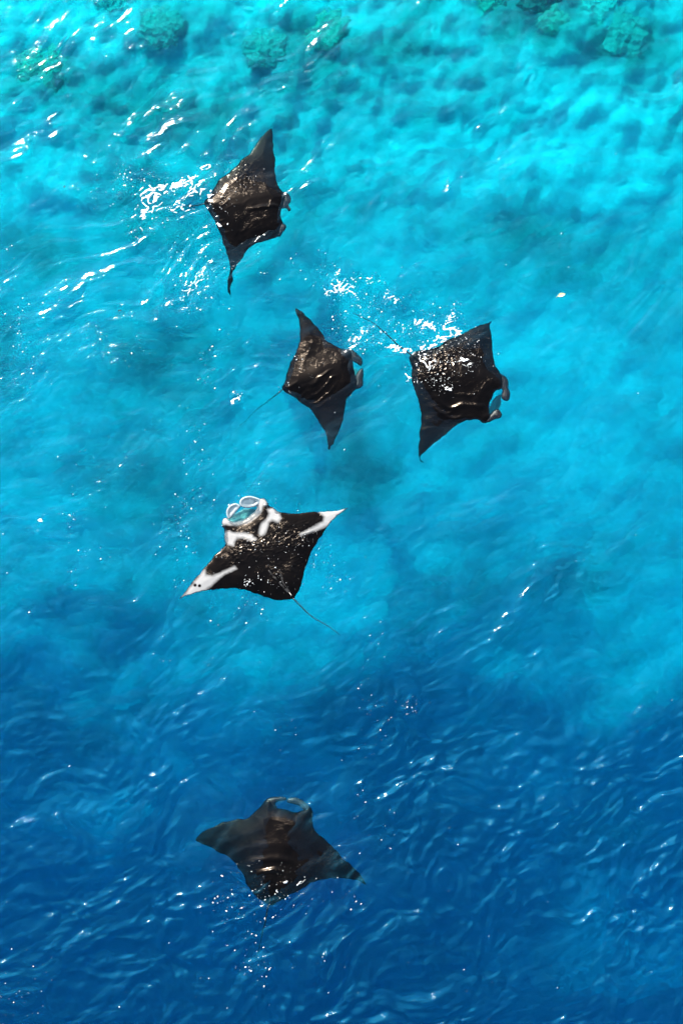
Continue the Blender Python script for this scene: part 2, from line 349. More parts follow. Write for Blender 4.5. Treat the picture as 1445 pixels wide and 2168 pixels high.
# ---------------------------------------------------------------- manta rays
def mat_skin():
    m, nt, out, N, L = nodes('manta_skin')
    tc = N('ShaderNodeTexCoord')
    at = N('ShaderNodeAttribute', attribute_name='white')
    n = N('ShaderNodeTexNoise', Scale=9.0, Detail=8.0, Roughness=.7, Distortion=.6); L(tc.outputs['Object'], n.inputs['Vector'])
    ad = N('ShaderNodeMath', operation='MULTIPLY_ADD'); L(n.outputs[0], ad.inputs[0]); ad.inputs[1].default_value = .55; L(at.outputs['Fac'], ad.inputs[2])
    mr = N('ShaderNodeMapRange'); L(ad.outputs[0], mr.inputs[0]); mr.inputs[1].default_value = .46; mr.inputs[2].default_value = 1.02
    n2 = N('ShaderNodeTexNoise', Scale=3.0, Detail=6.0, Roughness=.6); L(tc.outputs['Object'], n2.inputs['Vector'])
    dk = N('ShaderNodeValToRGB'); L(n2.outputs[0], dk.inputs[0]); dk.color_ramp.elements[0].color = (.0010, .0008, .0008, 1); dk.color_ramp.elements[0].position = .35
    dk.color_ramp.elements[1].color = (.0030, .0022, .0019, 1); dk.color_ramp.elements[1].position = .7
    mx = N('ShaderNodeMix', data_type='RGBA'); L(mr.outputs[0], mx.inputs[0]); L(dk.outputs[0], mx.inputs[6]); mx.inputs[7].default_value = (.27, .27, .27, 1)
    b = N('ShaderNodeBsdfPrincipled', Roughness=.18); b.inputs['Specular IOR Level'].default_value = .13; b.inputs['Specular Tint'].default_value = (1, .80, .64, 1); b.inputs['Coat Weight'].default_value = .09; b.inputs['Coat Roughness'].default_value = .06; L(mx.outputs[2], b.inputs['Base Color'])
    n3 = N('ShaderNodeTexNoise', Scale=22.0, Detail=4.0, Roughness=.65, Distortion=1.5); L(tc.outputs['Object'], n3.inputs['Vector'])
    bp = N('ShaderNodeBump', Strength=.1, Distance=.002); L(n3.outputs[0], bp.inputs['Height'])
    n4 = N('ShaderNodeTexNoise', Scale=5.5, Detail=3.0, Roughness=.6, Distortion=2.2); L(tc.outputs['Object'], n4.inputs['Vector'])
    a1 = N('ShaderNodeMath', operation='MULTIPLY_ADD'); L(n4.outputs[0], a1.inputs[0]); a1.inputs[1].default_value = 2; a1.inputs[2].default_value = -1
    a2 = N('ShaderNodeMath', operation='ABSOLUTE'); L(a1.outputs[0], a2.inputs[0])
    a3 = N('ShaderNodeMapRange', interpolation_type='SMOOTHSTEP'); L(a2.outputs[0], a3.inputs[0]); a3.inputs[1].default_value = 0; a3.inputs[2].default_value = .09; a3.inputs[3].default_value = 1; a3.inputs[4].default_value = 0
    n5 = N('ShaderNodeTexNoise', Scale=1.6, Detail=2.0); L(tc.outputs['Object'], n5.inputs['Vector'])
    a4 = N('ShaderNodeMapRange'); L(n5.outputs[0], a4.inputs[0]); a4.inputs[1].default_value = .42; a4.inputs[2].default_value = .62
    a5 = N('ShaderNodeMath', operation='MULTIPLY'); L(a3.outputs[0], a5.inputs[0]); L(a4.outputs[0], a5.inputs[1])
    b2 = N('ShaderNodeBump', Strength=.4, Distance=.005); L(a5.outputs[0], b2.inputs['Height']); L(bp.outputs[0], b2.inputs['Normal']); L(b2.outputs[0], b.inputs['Normal'])
    L(b.outputs[0], out.inputs[0]); return m
def mat_plain(name, c, rough=.4, tr=None):
    m, nt, out, N, L = nodes(name)
    tc = N('ShaderNodeTexCoord'); n = N('ShaderNodeTexNoise', Scale=14.0, Detail=5.0); L(tc.outputs['Object'], n.inputs['Vector'])
    mx = N('ShaderNodeMix', data_type='RGBA'); L(n.outputs[0], mx.inputs[0]); mx.inputs[6].default_value = tuple(v*.7 for v in c)+(1,); mx.inputs[7].default_value = tuple(min(1, v*1.25) for v in c)+(1,)
    b = N('ShaderNodeBsdfPrincipled', Roughness=rough); L(mx.outputs[2], b.inputs['Base Color'])
    L(b.outputs[0], out.inputs[0]); return m
M_SKIN = mat_skin()
M_FIN = mat_plain('fin_skin_black', (.014, .012, .011), .35)
def mat_pale():
    m, nt, out, N, L = nodes('fin_skin_pale')
    at = N('ShaderNodeAttribute', attribute_name='white'); tc = N('ShaderNodeTexCoord'); n = N('ShaderNodeTexNoise', Scale=11.0, Detail=5.0); L(tc.outputs['Object'], n.inputs['Vector'])
    ad = N('ShaderNodeMath', operation='MULTIPLY_ADD'); L(n.outputs[0], ad.inputs[0]); ad.inputs[1].default_value = .5; L(at.outputs['Fac'], ad.inputs[2])
    mr = N('ShaderNodeMapRange'); L(ad.outputs[0], mr.inputs[0]); mr.inputs[1].default_value = .2; mr.inputs[2].default_value = 1.1
    mx = N('ShaderNodeMix', data_type='RGBA'); L(mr.outputs[0], mx.inputs[0]); mx.inputs[6].default_value = (.06, .10, .13, 1); mx.inputs[7].default_value = (.30, .34, .35, 1)
    b = N('ShaderNodeBsdfPrincipled', Roughness=.3); L(mx.outputs[2], b.inputs['Base Color']); L(b.outputs[0], out.inputs[0]); return m
M_FIN_PALE = mat_pale()
M_FIN_GREY = mat_plain('fin_skin_grey', (.03, .05, .06), .3)
M_TAIL = mat_plain('tail_skin', (.012, .012, .014), .35)
M_MOUTH = mat_plain('added_mouth_pale', (.50, .55, .52), .6)
M_EYE = mat_plain('eye_black', (.004, .004, .004), .1)

def seg_dist(P, Q):
    """distance from points P to closed polyline Q"""
    best = np.full(len(P), 1e9)
    for i in range(len(Q)):
        a, b = Q[i-1], Q[i]; ab = b-a; L2 = max((ab**2).sum(), 1e-12)
        t = np.clip(((P-a)@ab)/L2, 0, 1)
        d = np.hypot(P[:, 0]-(a[0]+t*ab[0]), P[:, 1]-(a[1]+t*ab[1])); best = np.minimum(best, d)
    return best
def inside(P, Q):
    r = np.zeros(len(P), bool)
    for i in range(len(Q)):
        a, b = Q[i-1], Q[i]
        c = (a[1] > P[:, 1]) != (b[1] > P[:, 1])
        with np.errstate(divide='ignore', invalid='ignore'):
            r ^= c & (P[:, 0] < (b[0]-a[0])*(P[:, 1]-a[1])/(b[1]-a[1])+a[0])
    return r
def sheet(poly, step):
    """points and triangles filling a closed outline"""
    lo, hi = poly.min(0), poly.max(0)
    gx = np.arange(lo[0], hi[0], step); gy = np.arange(lo[1], hi[1], step*.87)
    X, Y = np.meshgrid(gx, gy); X[::2] += step/2
    P = np.stack([X.ravel(), Y.ravel()], 1)
    P = P[inside(P, poly)]; P = P[seg_dist(P, poly) > step*.6]
    nb = len(poly); allp = [Vector(map(float, p)) for p in poly]+[Vector(map(float, p)) for p in P]
    v, e, f, ov, oe, of = delaunay_2d_cdt(allp, [(i, (i+1) % nb) for i in range(nb)], [], 1, 1e-6)
    V = np.array([(a.x, a.y) for a in v]); return V, [tuple(t) for t in f]
def pillow(name, poly, step, ztop, zbot, mat, parent, attr=None):
    V, F = sheet(poly, step); d = seg_dist(V, poly); n = len(V)
    zt = ztop(V, d); zb = zbot(V, d)
    rim = d < 1e-5
    zb = np.where(rim, zt, np.minimum(zb, zt-.004))
    idx = np.where(rim, np.arange(n), -1); k = n; low = []
    for i in range(n):
        if idx[i] < 0: idx[i] = k; k += 1; low.append(i)
    co = [(V[i, 0], V[i, 1], zt[i]) for i in range(n)]+[(V[i, 0], V[i, 1], zb[i]) for i in low]
    def up(t):
        a, b, c = V[t[0]], V[t[1]], V[t[2]]
        return t if (b[0]-a[0])*(c[1]-a[1])-(b[1]-a[1])*(c[0]-a[0]) > 0 else t[::-1]
    F = [up(t) for t in F]; G = F+[tuple(int(idx[i]) for i in t[::-1]) for t in F]
    o = mesh_obj(name, co, G, mat, parent)
    if attr is not None:
        w = attr(V); w = np.concatenate([w, np.zeros(len(low))]).astype(np.float32)
        a = o.data.attributes.new('white', 'FLOAT', 'POINT'); a.data.foreach_set('value', w)
    return o
def tube(name, pts, r0, r1, mat, parent, seg=8):
    P = [Vector(p) for p in pts]; V = []; F = []
    for i, p in enumerate(P):
        t = (P[min(i+1, len(P)-1)]-P[max(i-1, 0)]).normalized(); s = t.cross(Vector((0, 0, 1))).normalized(); u = s.cross(t)
        r = r0+(r1-r0)*i/(len(P)-1)
        for k in range(seg):
            a = 2*math.pi*k/seg; V.append(p+r*(math.cos(a)*s+math.sin(a)*u))
    for i in range(len(P)-1):
        for k in range(seg):
            a = i*seg+k; b = i*seg+(k+1) % seg; F.append((a, b, b+seg, a+seg))
    F.append(tuple(range(seg))[::-1]); F.append(tuple(range(len(V)-seg, len(V))))
    return mesh_obj(name, V, F, mat, parent)

def crest(t, k=3): return (.5+.5*np.sin(t))**k
def film(seed, X, Y):
    """the thin sheet of water running off each back: folds and rings a few millimetres high"""
    px, py = w2p(X, Y)
    wq = 15*fbm(X*1.3, Y*1.3, 3, 400+seed); pt = np.clip(.3+1.6*fbm(X*1.7, Y*1.7, 2, 420+seed), 0, 1)
    wr = 8*fbm(X*3.1, Y*3.1, 2, 430+seed)
    h = 0*X
    if seed == 1:
        r = np.hypot((px-455)*.8, py-395)+wq+wr
        h = h + .010*crest(r/2.6)*pt*gauss(px, py, 500, 480, 50, 38, 30) + .012*crest((py+px*.35)/4.2+wq/5)*gauss(px, py, 560, 440, 45, 22, -20)*(.3+pt) + .005*fbm(X*15, Y*15, 2, 441)*gauss(px, py, 525, 365, 34, 26)
    elif seed == 2:
        v = (px*.55+py*.84)+wq*.8+wr*.5
        h = h + .011*crest(v/2.9)*pt*gauss(px, py, 680, 800, 62, 52, -20) + .008*crest(v/2.2+1)*gauss(px, py, 650, 845, 50, 14, 15)
    elif seed == 3:
        r = np.hypot((px-985)/1.2, py-795)+wq*.6+wr*.4
        h = h + .030*gauss(px, py, 990, 795, 34, 25, -15) + .019*crest(r/3.4, 2)*gauss(px, py, 980, 860, 85, 34, -10)*(.35+pt) + .012*fbm(X*13, Y*13, 3, 443, .6)*gauss(px, py, 915, 765, 62, 48, -20) + .008*crest((py+px*.3)/3+wq/4)*pt*gauss(px, py, 930, 880, 50, 50)
    elif seed == 4:
        h = h + .008*np.clip(1-np.abs(fbm(X*5+wq/20, Y*7, 3, 444)*4.5), 0, 1)*(gauss(px, py, 555, 1155, 70, 20, -20)+gauss(px, py, 650, 1135, 60, 20, -18)+gauss(px, py, 500, 1180, 14, 30, 25)+.7*gauss(px, py, 620, 1200, 50, 40))
    else:
        r = np.hypot((px-572)/1.35, (py-1865)*1.05)+wq*.5+wr*.3
        h = h + .020*crest(r/4.6+2.2, 2)*sstep(14, 26, r)*gauss(px, py, 572, 1835, 72, 44, 8)*(.5+.5*pt) + .008*fbm(X*11, Y*11, 2, 445)*gauss(px, py, 580, 1885, 60, 26)
    return h*1.9
def manta(spec):
    ox, oy, s = spec['crop']
    tw = lambda pts, z=0.0: np.stack(p2w(np.array([p[0] for p in pts])*s+ox, np.array([p[1] for p in pts])*s+oy, z), 1)
    tail, head = tw([spec['tail0'], spec['head0']])
    ctr = tail+(head-tail)*.5
    root = bpy.data.objects.new('manta_ray', None); COL.objects.link(root); root.location = (ctr[0], ctr[1], spec['z'])
    root.empty_display_size = .3
    tag(root, spec['label'], 'manta ray', 'manta rays swimming at the surface')
    ax = (head-tail); Lb = np.linalg.norm(ax); ax = ax/Lb; sx = np.array([ax[1], -ax[0]])
    body = smooth_poly(tw(spec['body'])-ctr, True, .035)
    nrm = np.roll(body, -1, 0)-np.roll(body, 1, 0); nrm = np.stack([nrm[:, 1], -nrm[:, 0]], 1)/np.maximum(np.linalg.norm(nrm, axis=1), 1e-6)[:, None]
    wob = fbm(body[:, 0]*5, body[:, 1]*5, 3, 200+spec['seed'])
    body = body + nrm*(wob*.026)[:, None]
    span = max(abs((body@sx)))
    def prof(V, d):
        u = np.abs(V@sx)/span; v = (V@ax)/Lb
        spine = np.exp(-(u/.24)**2)*sstep(-.62, .05, v)*(1-spec.get('flat', .35)*sstep(.0, .45, v))
        wing = .10*(1-u)**.6
        e = np.clip(d/.26, 0, 1)**.6
        return (spine*.13+wing)*e, u, v
    lift = spec.get('lift', .10); tip = spec.get('tip', -.10)
    def zt(V, d):
        t, u, v = prof(V, d)
        und = .018*fbm(V[:, 0]*1.1, V[:, 1]*1.1, 2, 300+spec['seed'])
        return t*.60+und+tip*u**2.0+film(spec['seed'], V[:, 0]+ctr[0], V[:, 1]+ctr[1])*np.clip(d/.12, 0, 1)
    def zb(V, d):
        t, u, v = prof(V, d)
        return zt(V, d)-t-.006*np.clip(d/.1, 0, 1)
    marks = [tw(p)-ctr for p in spec.get('marks', [])]
    greys = [tw(p)-ctr for p in spec.get('greys', [])]
    def white(V):
        w = np.zeros(len(V))
        for q in marks:
            sd = seg_dist(V, q); sd = np.where(inside(V, q), sd, -sd); w = np.maximum(w, sstep(-.085, .065, sd))
        for q in greys:
            for a, b in zip(q[:-1], q[1:]):
                ab = b-a; t = np.clip(((V-a)@ab)/(ab@ab), 0, 1); d_ = np.hypot(*(V-a-t[:, None]*ab).T); w = np.maximum(w, .30*np.exp(-(d_/.035)**2))
        for q in [tw(p)-ctr for p in spec.get('spots', [])]:
            dd = np.hypot(*(V-q.mean(0)).T); w = w*(1-np.exp(-(dd/.035)**4))
        return w*.85
    pillow('body', body, spec.get('step', .03), zt, zb, M_SKIN, root, white)
    for fin in spec['fins']:
        poly = smooth_poly(tw(fin['pts'])-ctr, True, .03); zf = fin.get('z', -.02); th = fin.get('th', .04)
        c0 = poly.mean(0)
        def ft(V, d, zf=zf, th=th, dish=fin.get('dish', 0)):
            return zf+th*np.sqrt(np.clip(d/.09, 0, 1))-dish*np.clip(d/.08, 0, 1)
        def fb(V, d, zf=zf, th=th): return ft(V, d)-th*1.4*np.sqrt(np.clip(d/.09, 0, 1))-.003
        o = pillow('cephalic_fin', poly, .02, ft, fb, {'b': M_FIN, 'w': M_FIN_PALE, 'g': M_FIN_GREY}[fin.get('m', 'b')], root, lambda V, poly=poly: np.exp(-(seg_dist(V, poly)/.022)**2))
        if fin.get('label'): o['label'] = fin['label']
    if 'mouth' in spec:                          # pale sheet added under the mouth gap to turn the water there turquoise
        poly = smooth_poly(tw(spec['mouth'])-ctr, True, .03)
        pillow('added_mouth_sheet', poly, .025, lambda V, d: spec['mz']-.05*np.clip(d/.08, 0, 1), lambda V, d: spec['mz']-.08-0*d, M_MOUTH, root)
    if 'tail' in spec:
        T = smooth_poly(tw(spec['tail'])-ctr, False, .06); n = len(T)
        tz = spec.get('tailz', (0.0, -.15))
        tube('tail', [(p[0], p[1], tz[0]+(tz[1]-tz[0])*(i/n)) for i, p in enumerate(T)], spec.get('tr', .016), .005, M_TAIL, root)
    # small dorsal fin ahead of the tail and the eyes on the corners of the head
    a = ax; b0 = -ax*Lb*.43
    V = [(b0[0]-a[0]*.09, b0[1]-a[1]*.09, .01), (b0[0]+a[0]*.10, b0[1]+a[1]*.10, .015), (b0[0]-a[0]*.08, b0[1]-a[1]*.08, .085)]
    V = [Vector(v) for v in V]; w_ = Vector((sx[0], sx[1], 0))*.014
    VV = [V[0]+w_, V[1]+w_*.3, V[2]+w_*.2, V[0]-w_, V[1]-w_*.3, V[2]-w_*.2]
    mesh_obj('dorsal_fin', VV, [(0, 1, 2), (5, 4, 3), (0, 3, 4, 1), (1, 4, 5, 2), (2, 5, 3, 0)], M_TAIL, root, False)
    for e in spec.get('eyes', []):
        p = (tw([e])-ctr)[0]; V = []; F = []
        for j in range(6):
            ph = math.pi*j/5
            for i in range(10): t = 2*math.pi*i/10; V.append((p[0]+.03*math.sin(ph)*math.cos(t), p[1]+.03*math.sin(ph)*math.sin(t), .0+.03*math.cos(ph)))
        for j in range(5):
            for i in range(10): F.append((j*10+i, (j+1)*10+i, (j+1)*10+(i+1) % 10, j*10+(i+1) % 10))
        mesh_obj('eye', V, F, M_EYE, root)
    return root

RAYS = [
 dict(seed=1, crop=(400, 250, 280/1445), z=-.055, tail0=(175, 920), head0=(1060, 1010), tip=-.10, step=.018,
  label='topmost black manta ray, head to the right, foam splash at its tail',
  body=[(900, 90), (912, 200), (920, 330), (942, 470), (940, 600), (975, 720), (1020, 800), (1060, 850), (1050, 930), (1010, 980), (1000, 1070), (1025, 1150), (1015, 1230), (975, 1290), (860, 1325), (745, 1355), (640, 1430), (580, 1520), (510, 1615), (465, 1680), (475, 1760), (445, 1830), (462, 1935), (425, 1890), (420, 1790), (440, 1690), (440, 1620), (430, 1530), (390, 1400), (340, 1250), (290, 1150), (230, 1040), (172, 920), (220, 840), (270, 750), (330, 660), (430, 590), (520, 510), (570, 450), (650, 380), (710, 300), (760, 220), (830, 140)],
  fins=[dict(pts=[(1010, 800), (1070, 805), (1108, 850), (1110, 905), (1085, 935), (1112, 985), (1090, 1010), (1060, 975), (1015, 975), (1000, 900)]), dict(pts=[(1000, 1130), (1035, 1140), (1062, 1165), (1050, 1205), (1020, 1240), (985, 1290), (960, 1230)])],
  tail=[(180, 920), (60, 935), (-60, 925), (-240, 950)], tailz=(.0, -.3), eyes=[(1040, 830), (985, 1270)]),
 dict(seed=2, crop=(570, 630, 240/1445), z=-.075, tail0=(165, 1150), head0=(1080, 900), tip=-.05, step=.018,
  label='plain black manta ray left of the heavily splashed one, head fins curled',
  body=[(330, 105), (400, 160), (480, 230), (570, 320), (650, 410), (720, 510), (790, 570), (860, 620), (950, 650), (1020, 655), (1060, 720), (1058, 810), (1078, 900), (1098, 985), (1130, 1040), (1140, 1110), (1060, 1190), (1000, 1260), (970, 1330), (960, 1420), (935, 1550), (900, 1660), (860, 1750), (830, 1800), (820, 1860), (785, 1885), (770, 1930), (750, 1925), (745, 1860), (740, 1800), (720, 1720), (660, 1630), (620, 1540), (540, 1440), (480, 1380), (380, 1320), (330, 1270), (260, 1220), (160, 1150), (195, 1080), (210, 980), (240, 880), (290, 770), (340, 670), (375, 560), (390, 440), (380, 320), (365, 240), (340, 160)],
  fins=[dict(pts=[(990, 645), (1060, 650), (1120, 700), (1175, 760), (1188, 820), (1160, 858), (1115, 825), (1065, 800), (1020, 760)]), dict(pts=[(1095, 985), (1145, 905), (1190, 890), (1198, 960), (1190, 1030), (1195, 1080), (1180, 1120), (1120, 1150), (1070, 1120)])],
  mouth=[(1062, 810), (1110, 840), (1150, 870), (1130, 920), (1100, 975), (1080, 900)], mz=-.40,
  tail=[(170, 1150), (0, 1260), (-200, 1390), (-390, 1560)], tailz=(-.03, -.6), tr=.012, eyes=[(1010, 680), (1110, 1130)]),
 dict(seed=3, crop=(830, 630, 280/1445), z=-.055, tail0=(195, 620), head0=(1150, 1080), tip=-.06, step=.018,
  label='rightmost black manta ray, its back half covered in white splashing water',
  body=[(1082, 245), (1065, 300), (1085, 400), (1090, 520), (1097, 640), (1132, 740), (1180, 830), (1215, 880), (1200, 980), (1130, 1020), (1090, 1090), (1060, 1160), (1062, 1250), (1080, 1300), (1040, 1350), (980, 1357), (930, 1332), (850, 1330), (760, 1350), (680, 1400), (600, 1470), (500, 1550), (420, 1620), (350, 1680), (315, 1720), (312, 1755), (350, 1790), (320, 1785), (292, 1740), (290, 1620), (300, 1500), (310, 1400), (320, 1290), (300, 1180), (270, 1070), (235, 970), (205, 860), (205, 740), (188, 650), (230, 590), (300, 570), (400, 560), (480, 530), (560, 480), (650, 430), (740, 400), (830, 350), (930, 300), (1000, 275), (1045, 265)],
  fins=[dict(pts=[(1160, 815), (1230, 848), (1268, 905), (1268, 975), (1287, 1040), (1272, 1112), (1220, 1115), (1188, 1070), (1203, 1005), (1180, 975), (1150, 900)]), dict(pts=[(1062, 1275), (1110, 1222), (1160, 1212), (1196, 1258), (1182, 1303), (1110, 1325), (1050, 1355), (1020, 1330)])],
  mouth=[(1195, 990), (1200, 1060), (1190, 1120), (1150, 1200), (1080, 1240), (1062, 1200), (1095, 1090), (1135, 1025)], mz=-.42,
  tail=[(205, 620), (60, 510), (-30, 420), (-200, 270), (-330, 200), (-430, 150)], tailz=(.02, -.06), tr=.018, eyes=[(1190, 850), (1050, 1340)]),
 dict(seed=4, crop=(370, 1030, 380/1445), z=-.022, flat=.7, tail0=(950, 900), head0=(530, 270), tip=.05, step=.018,
  label='manta ray with white shoulder patches and white wingtips, head to the upper left',
  body=[(38, 910), (90, 840), (130, 785), (180, 730), (240, 660), (310, 570), (360, 520), (405, 460), (400, 400), (393, 330), (385, 280), (410, 255), (470, 283), (540, 268), (610, 228), (650, 180), (668, 110), (715, 98), (760, 150), (800, 180), (850, 205), (930, 218), (1020, 212), (1130, 205), (1240, 205), (1330, 193), (1400, 170), (1340, 212), (1290, 255), (1240, 305), (1210, 350), (1160, 420), (1110, 500), (1080, 570), (1050, 650), (1025, 740), (1005, 810), (970, 880), (950, 902), (870, 910), (800, 908), (720, 885), (650, 860), (570, 835), (500, 820), (400, 822), (300, 828), (230, 840), (150, 862), (80, 888)],
  fins=[dict(pts=[(430, 262), (414, 200), (445, 150), (495, 135), (527, 160), (505, 190), (470, 230)], m='w', label='pale curled left head fin', z=.02, th=.05, dish=.05), dict(pts=[(640, 165), (580, 172), (532, 160), (520, 125), (545, 90), (600, 76), (655, 88), (690, 105), (680, 140)], m='w', label='pale curled right head fin', z=.02, th=.05, dish=.05)],
  marks=[[(380, 305), (383, 262), (410, 245), (470, 272), (540, 255), (610, 215), (650, 165), (662, 105), (715, 92), (755, 130), (705, 160), (690, 210), (650, 252), (575, 300), (500, 310), (420, 305)],
   [(398, 370), (440, 362), (470, 378), (560, 380), (620, 400), (655, 432), (620, 445), (560, 415), (500, 415), (480, 445), (470, 478), (430, 465), (400, 440)],
   [(750, 190), (790, 172), (840, 215), (850, 255), (830, 290), (780, 270), (755, 290), (742, 340), (718, 390), (690, 402), (680, 370), (700, 310), (745, 262), (762, 225)],
   [(55, 905), (240, 675), (248, 715), (300, 725), (380, 695), (480, 650), (495, 665), (400, 705), (330, 765), (250, 830), (150, 870)],
   [(1395, 165), (1240, 200), (1155, 200), (1205, 240), (1195, 285), (1130, 322), (1010, 385), (1015, 395), (1130, 355), (1215, 320), (1290, 265)]],
  spots=[[(200, 800)], [(164, 796)]],
  greys=[[(760, 690), (850, 790), (940, 880)], [(850, 690), (870, 780), (945, 880)]],
  mouth=[(425, 255), (450, 215), (500, 195), (560, 165), (640, 165), (655, 175), (610, 225), (540, 266), (470, 280)], mz=-.18,
  tail=[(950, 900), (1000, 950), (1060, 1010), (1120, 1060), (1180, 1092), (1260, 1140), (1330, 1195)], tailz=(.035, -.01), tr=.014, eyes=[(392, 320), (745, 140)]),
 dict(seed=5, crop=(400, 1660, 390/1445), z=-.115, tail0=(625, 945), head0=(790, 180), tip=-.06, step=.018,
  label='lowest black manta ray in dark blue water, rings of water on its back',
  body=[(43, 432), (90, 385), (150, 350), (230, 310), (300, 290), (380, 275), (460, 255), (510, 225), (550, 180), (590, 130), (640, 115), (680, 170), (760, 200), (850, 218), (900, 195), (950, 180), (968, 250), (970, 310), (1000, 370), (1050, 420), (1110, 470), (1160, 525), (1220, 590), (1290, 650), (1350, 710), (1392, 788), (1330, 755), (1280, 745), (1200, 735), (1100, 735), (1020, 745), (960, 770), (900, 810), (820, 850), (750, 890), (690, 920), (640, 948), (590, 930), (540, 890), (490, 840), (450, 770), (430, 720), (390, 660), (340, 590), (270, 550), (200, 510), (140, 475), (80, 455)],
  fins=[dict(pts=[(580, 150), (620, 105), (700, 92), (755, 100), (762, 122), (700, 132), (675, 150), (690, 185), (640, 200)]), dict(pts=[(765, 135), (775, 108), (830, 98), (890, 122), (935, 160), (968, 205), (965, 260), (930, 260), (900, 205), (860, 165), (810, 150)], m='g', label='grey curled right head fin')],
  tail=[(625, 945), (612, 980), (600, 1050), (575, 1150), (550, 1260), (535, 1350)], tailz=(.0, -.40), tr=.017, eyes=[(570, 190), (962, 300)]),
]
mantas = [manta(s) for s in RAYS]
bpy.context.view_layer.update()
from mathutils.bvhtree import BVHTree
def bvh(o):
    M = o.matrix_world
    return BVHTree.FromPolygons([M @ v.co for v in o.data.vertices], [tuple(p.vertices) for p in o.data.polygons])
TREES = [bvh(c) for m_ in mantas for c in m_.children if c.name.startswith('body')]
def top_z(x, y):
    """highest of the water and the backs of the mantas, from the mesh heights"""
    z = surf(x, y); out = z.copy()
    for t in TREES:
        for i in range(len(out)):
            h = t.ray_cast(Vector((x[i], y[i], 3)), Vector((0, 0, -1)), 6)
            if h[0] is not None and h[0].z > out[i]: out[i] = h[0].z
    return out

# ---------------------------------------------------------------- foam, splashes, bubbles and white glint flecks
def mat_foam():
    m, nt, out, N, L = nodes('foam_sparkle_white')
    tc = N('ShaderNodeTexCoord'); n = N('ShaderNodeTexNoise', Scale=60.0, Detail=3.0); L(tc.outputs['Object'], n.inputs['Vector'])
    b = N('ShaderNodeBsdfPrincipled', Roughness=.35); b.inputs['Base Color'].default_value = (.86, .88, .88, 1)
    bp = N('ShaderNodeBump', Strength=.5, Distance=.01); L(n.outputs[0], bp.inputs['Height']); L(bp.outputs[0], b.inputs['Normal'])
    L(b.outputs[0], out.inputs[0]); return m
M_FOAM = mat_foam()
def foam(label, box, mask, thr, seed, sc=1.0, cell=.011, name='sea_foam_glints', lift=.004):
    """lacy foam and white glint streaks: cells of a fine grid kept where warped ridges run through the mask, raised a little off the water"""
    x0, y1 = p2w(box[0], box[1]); x1, y0 = p2w(box[2], box[3])
    gx = np.arange(float(x0), float(x1), cell); gy = np.arange(float(y0), float(y1), cell)
    X, Y = np.meshgrid(gx, gy); px, py = w2p(X, Y)
    m = mask(px, py)
    wx = X+.10*fbm(X*3, Y*3, 2, seed+1); wy = Y+.10*fbm(X*3+7, Y*3, 2, seed+2)
    a = R(30); u = wx*math.cos(a)+wy*math.sin(a); v = -wx*math.sin(a)+wy*math.cos(a)
    r1 = 1-np.abs(fbm(u*3.0*sc, v*4.4*sc, 2, seed)*2.6)
    r2 = fbm(u*11*sc, v*13*sc, 2, seed+9)
    f = np.clip(m, 0, 1.05)*(r1*.80+.38*r2)-.37-thr
    f[m < .05] = -1
    keep = f > 0
    if not keep.any(): return
    j, i = np.nonzero(keep); vid = {}; V2 = []; F = []
    def gv(jj, ii):
        k = (jj, ii)
        if k not in vid: vid[k] = len(V2); V2.append((gx[ii]-cell/2, gy[jj]-cell/2, jj, ii))
        return vid[k]
    gx = np.append(gx, gx[-1]+cell); gy = np.append(gy, gy[-1]+cell)
    for jj, ii in zip(j, i): F.append((gv(jj, ii), gv(jj, ii+1), gv(jj+1, ii+1), gv(jj+1, ii)))
    A = np.array(V2); jt = perlin(A[:, 0]*70, A[:, 1]*70, 77)*cell*.5; jt2 = perlin(A[:, 0]*70+5, A[:, 1]*70, 78)*cell*.5
    x, y = A[:, 0]+jt, A[:, 1]+jt2
    fp = np.pad(np.clip(f, 0, .4), ((0, 1), (0, 1))); hh = fp[A[:, 2].astype(int), A[:, 3].astype(int)]
    z = top_z(x, y)+lift+.05*hh+.004*perlin(x*60, y*60, 79)
    n = len(x); co = list(zip(x, y, z))+list(zip(x, y, z-lift-.012))
    edge = {}
    for q in F:
        for a_, b_ in zip(q, q[1:]+q[:1]): edge[(a_, b_)] = 1
    G = list(F)+[tuple(t+n for t in q[::-1]) for q in F]+[(b_, a_, a_+n, b_+n) for (a_, b_) in edge if (b_, a_) not in edge]
    o = mesh_obj(name, co, G, M_FOAM); tag(o, label, 'foam', None, 'stuff')
def blobs(L):
    return lambda px, py: sum(a*gauss(px, py, cx, cy, rx, ry, d) for cx, cy, rx, ry, d, a in L)
foam('lacy white foam trailing left of the topmost manta ray', (250, 330, 470, 530), blobs([(320, 410, 26, 18, 20, .8), (305, 440, 14, 30, 0, .6), (360, 395, 50, 10, -10, .9), (415, 400, 26, 22, 0, .9), (330, 440, 18, 14, 0, .6), (385, 440, 40, 14, 0, .6), (400, 380, 20, 8, -30, .9), (438, 352, 22, 7, -20, .8), (300, 480, 10, 30, 10, .5), (360, 470, 40, 14, -20, .5)]), .02, 500, 1.3)
foam('white foam fringe on the tail edge of the topmost manta ray', (430, 380, 500, 490), blobs([(446, 415, 10, 16, 0, .9), (462, 475, 14, 7, 20, .8), (448, 440, 14, 12, 0, .4), (487, 475, 10, 5, 0, .6)]), .04, 520, 1.6)
foam('broken white splash thrown up behind the rightmost manta ray', (840, 630, 990, 790), blobs([(950, 705, 26, 12, -20, 1.1), (925, 690, 32, 10, 20, .6), (955, 672, 10, 22, 20, .7), (900, 690, 22, 10, 20, .7), (940, 715, 30, 8, -20, .7), (905, 735, 24, 8, -10, .8), (880, 680, 12, 8, 20, .5)]), -.02, 540, 1.5)
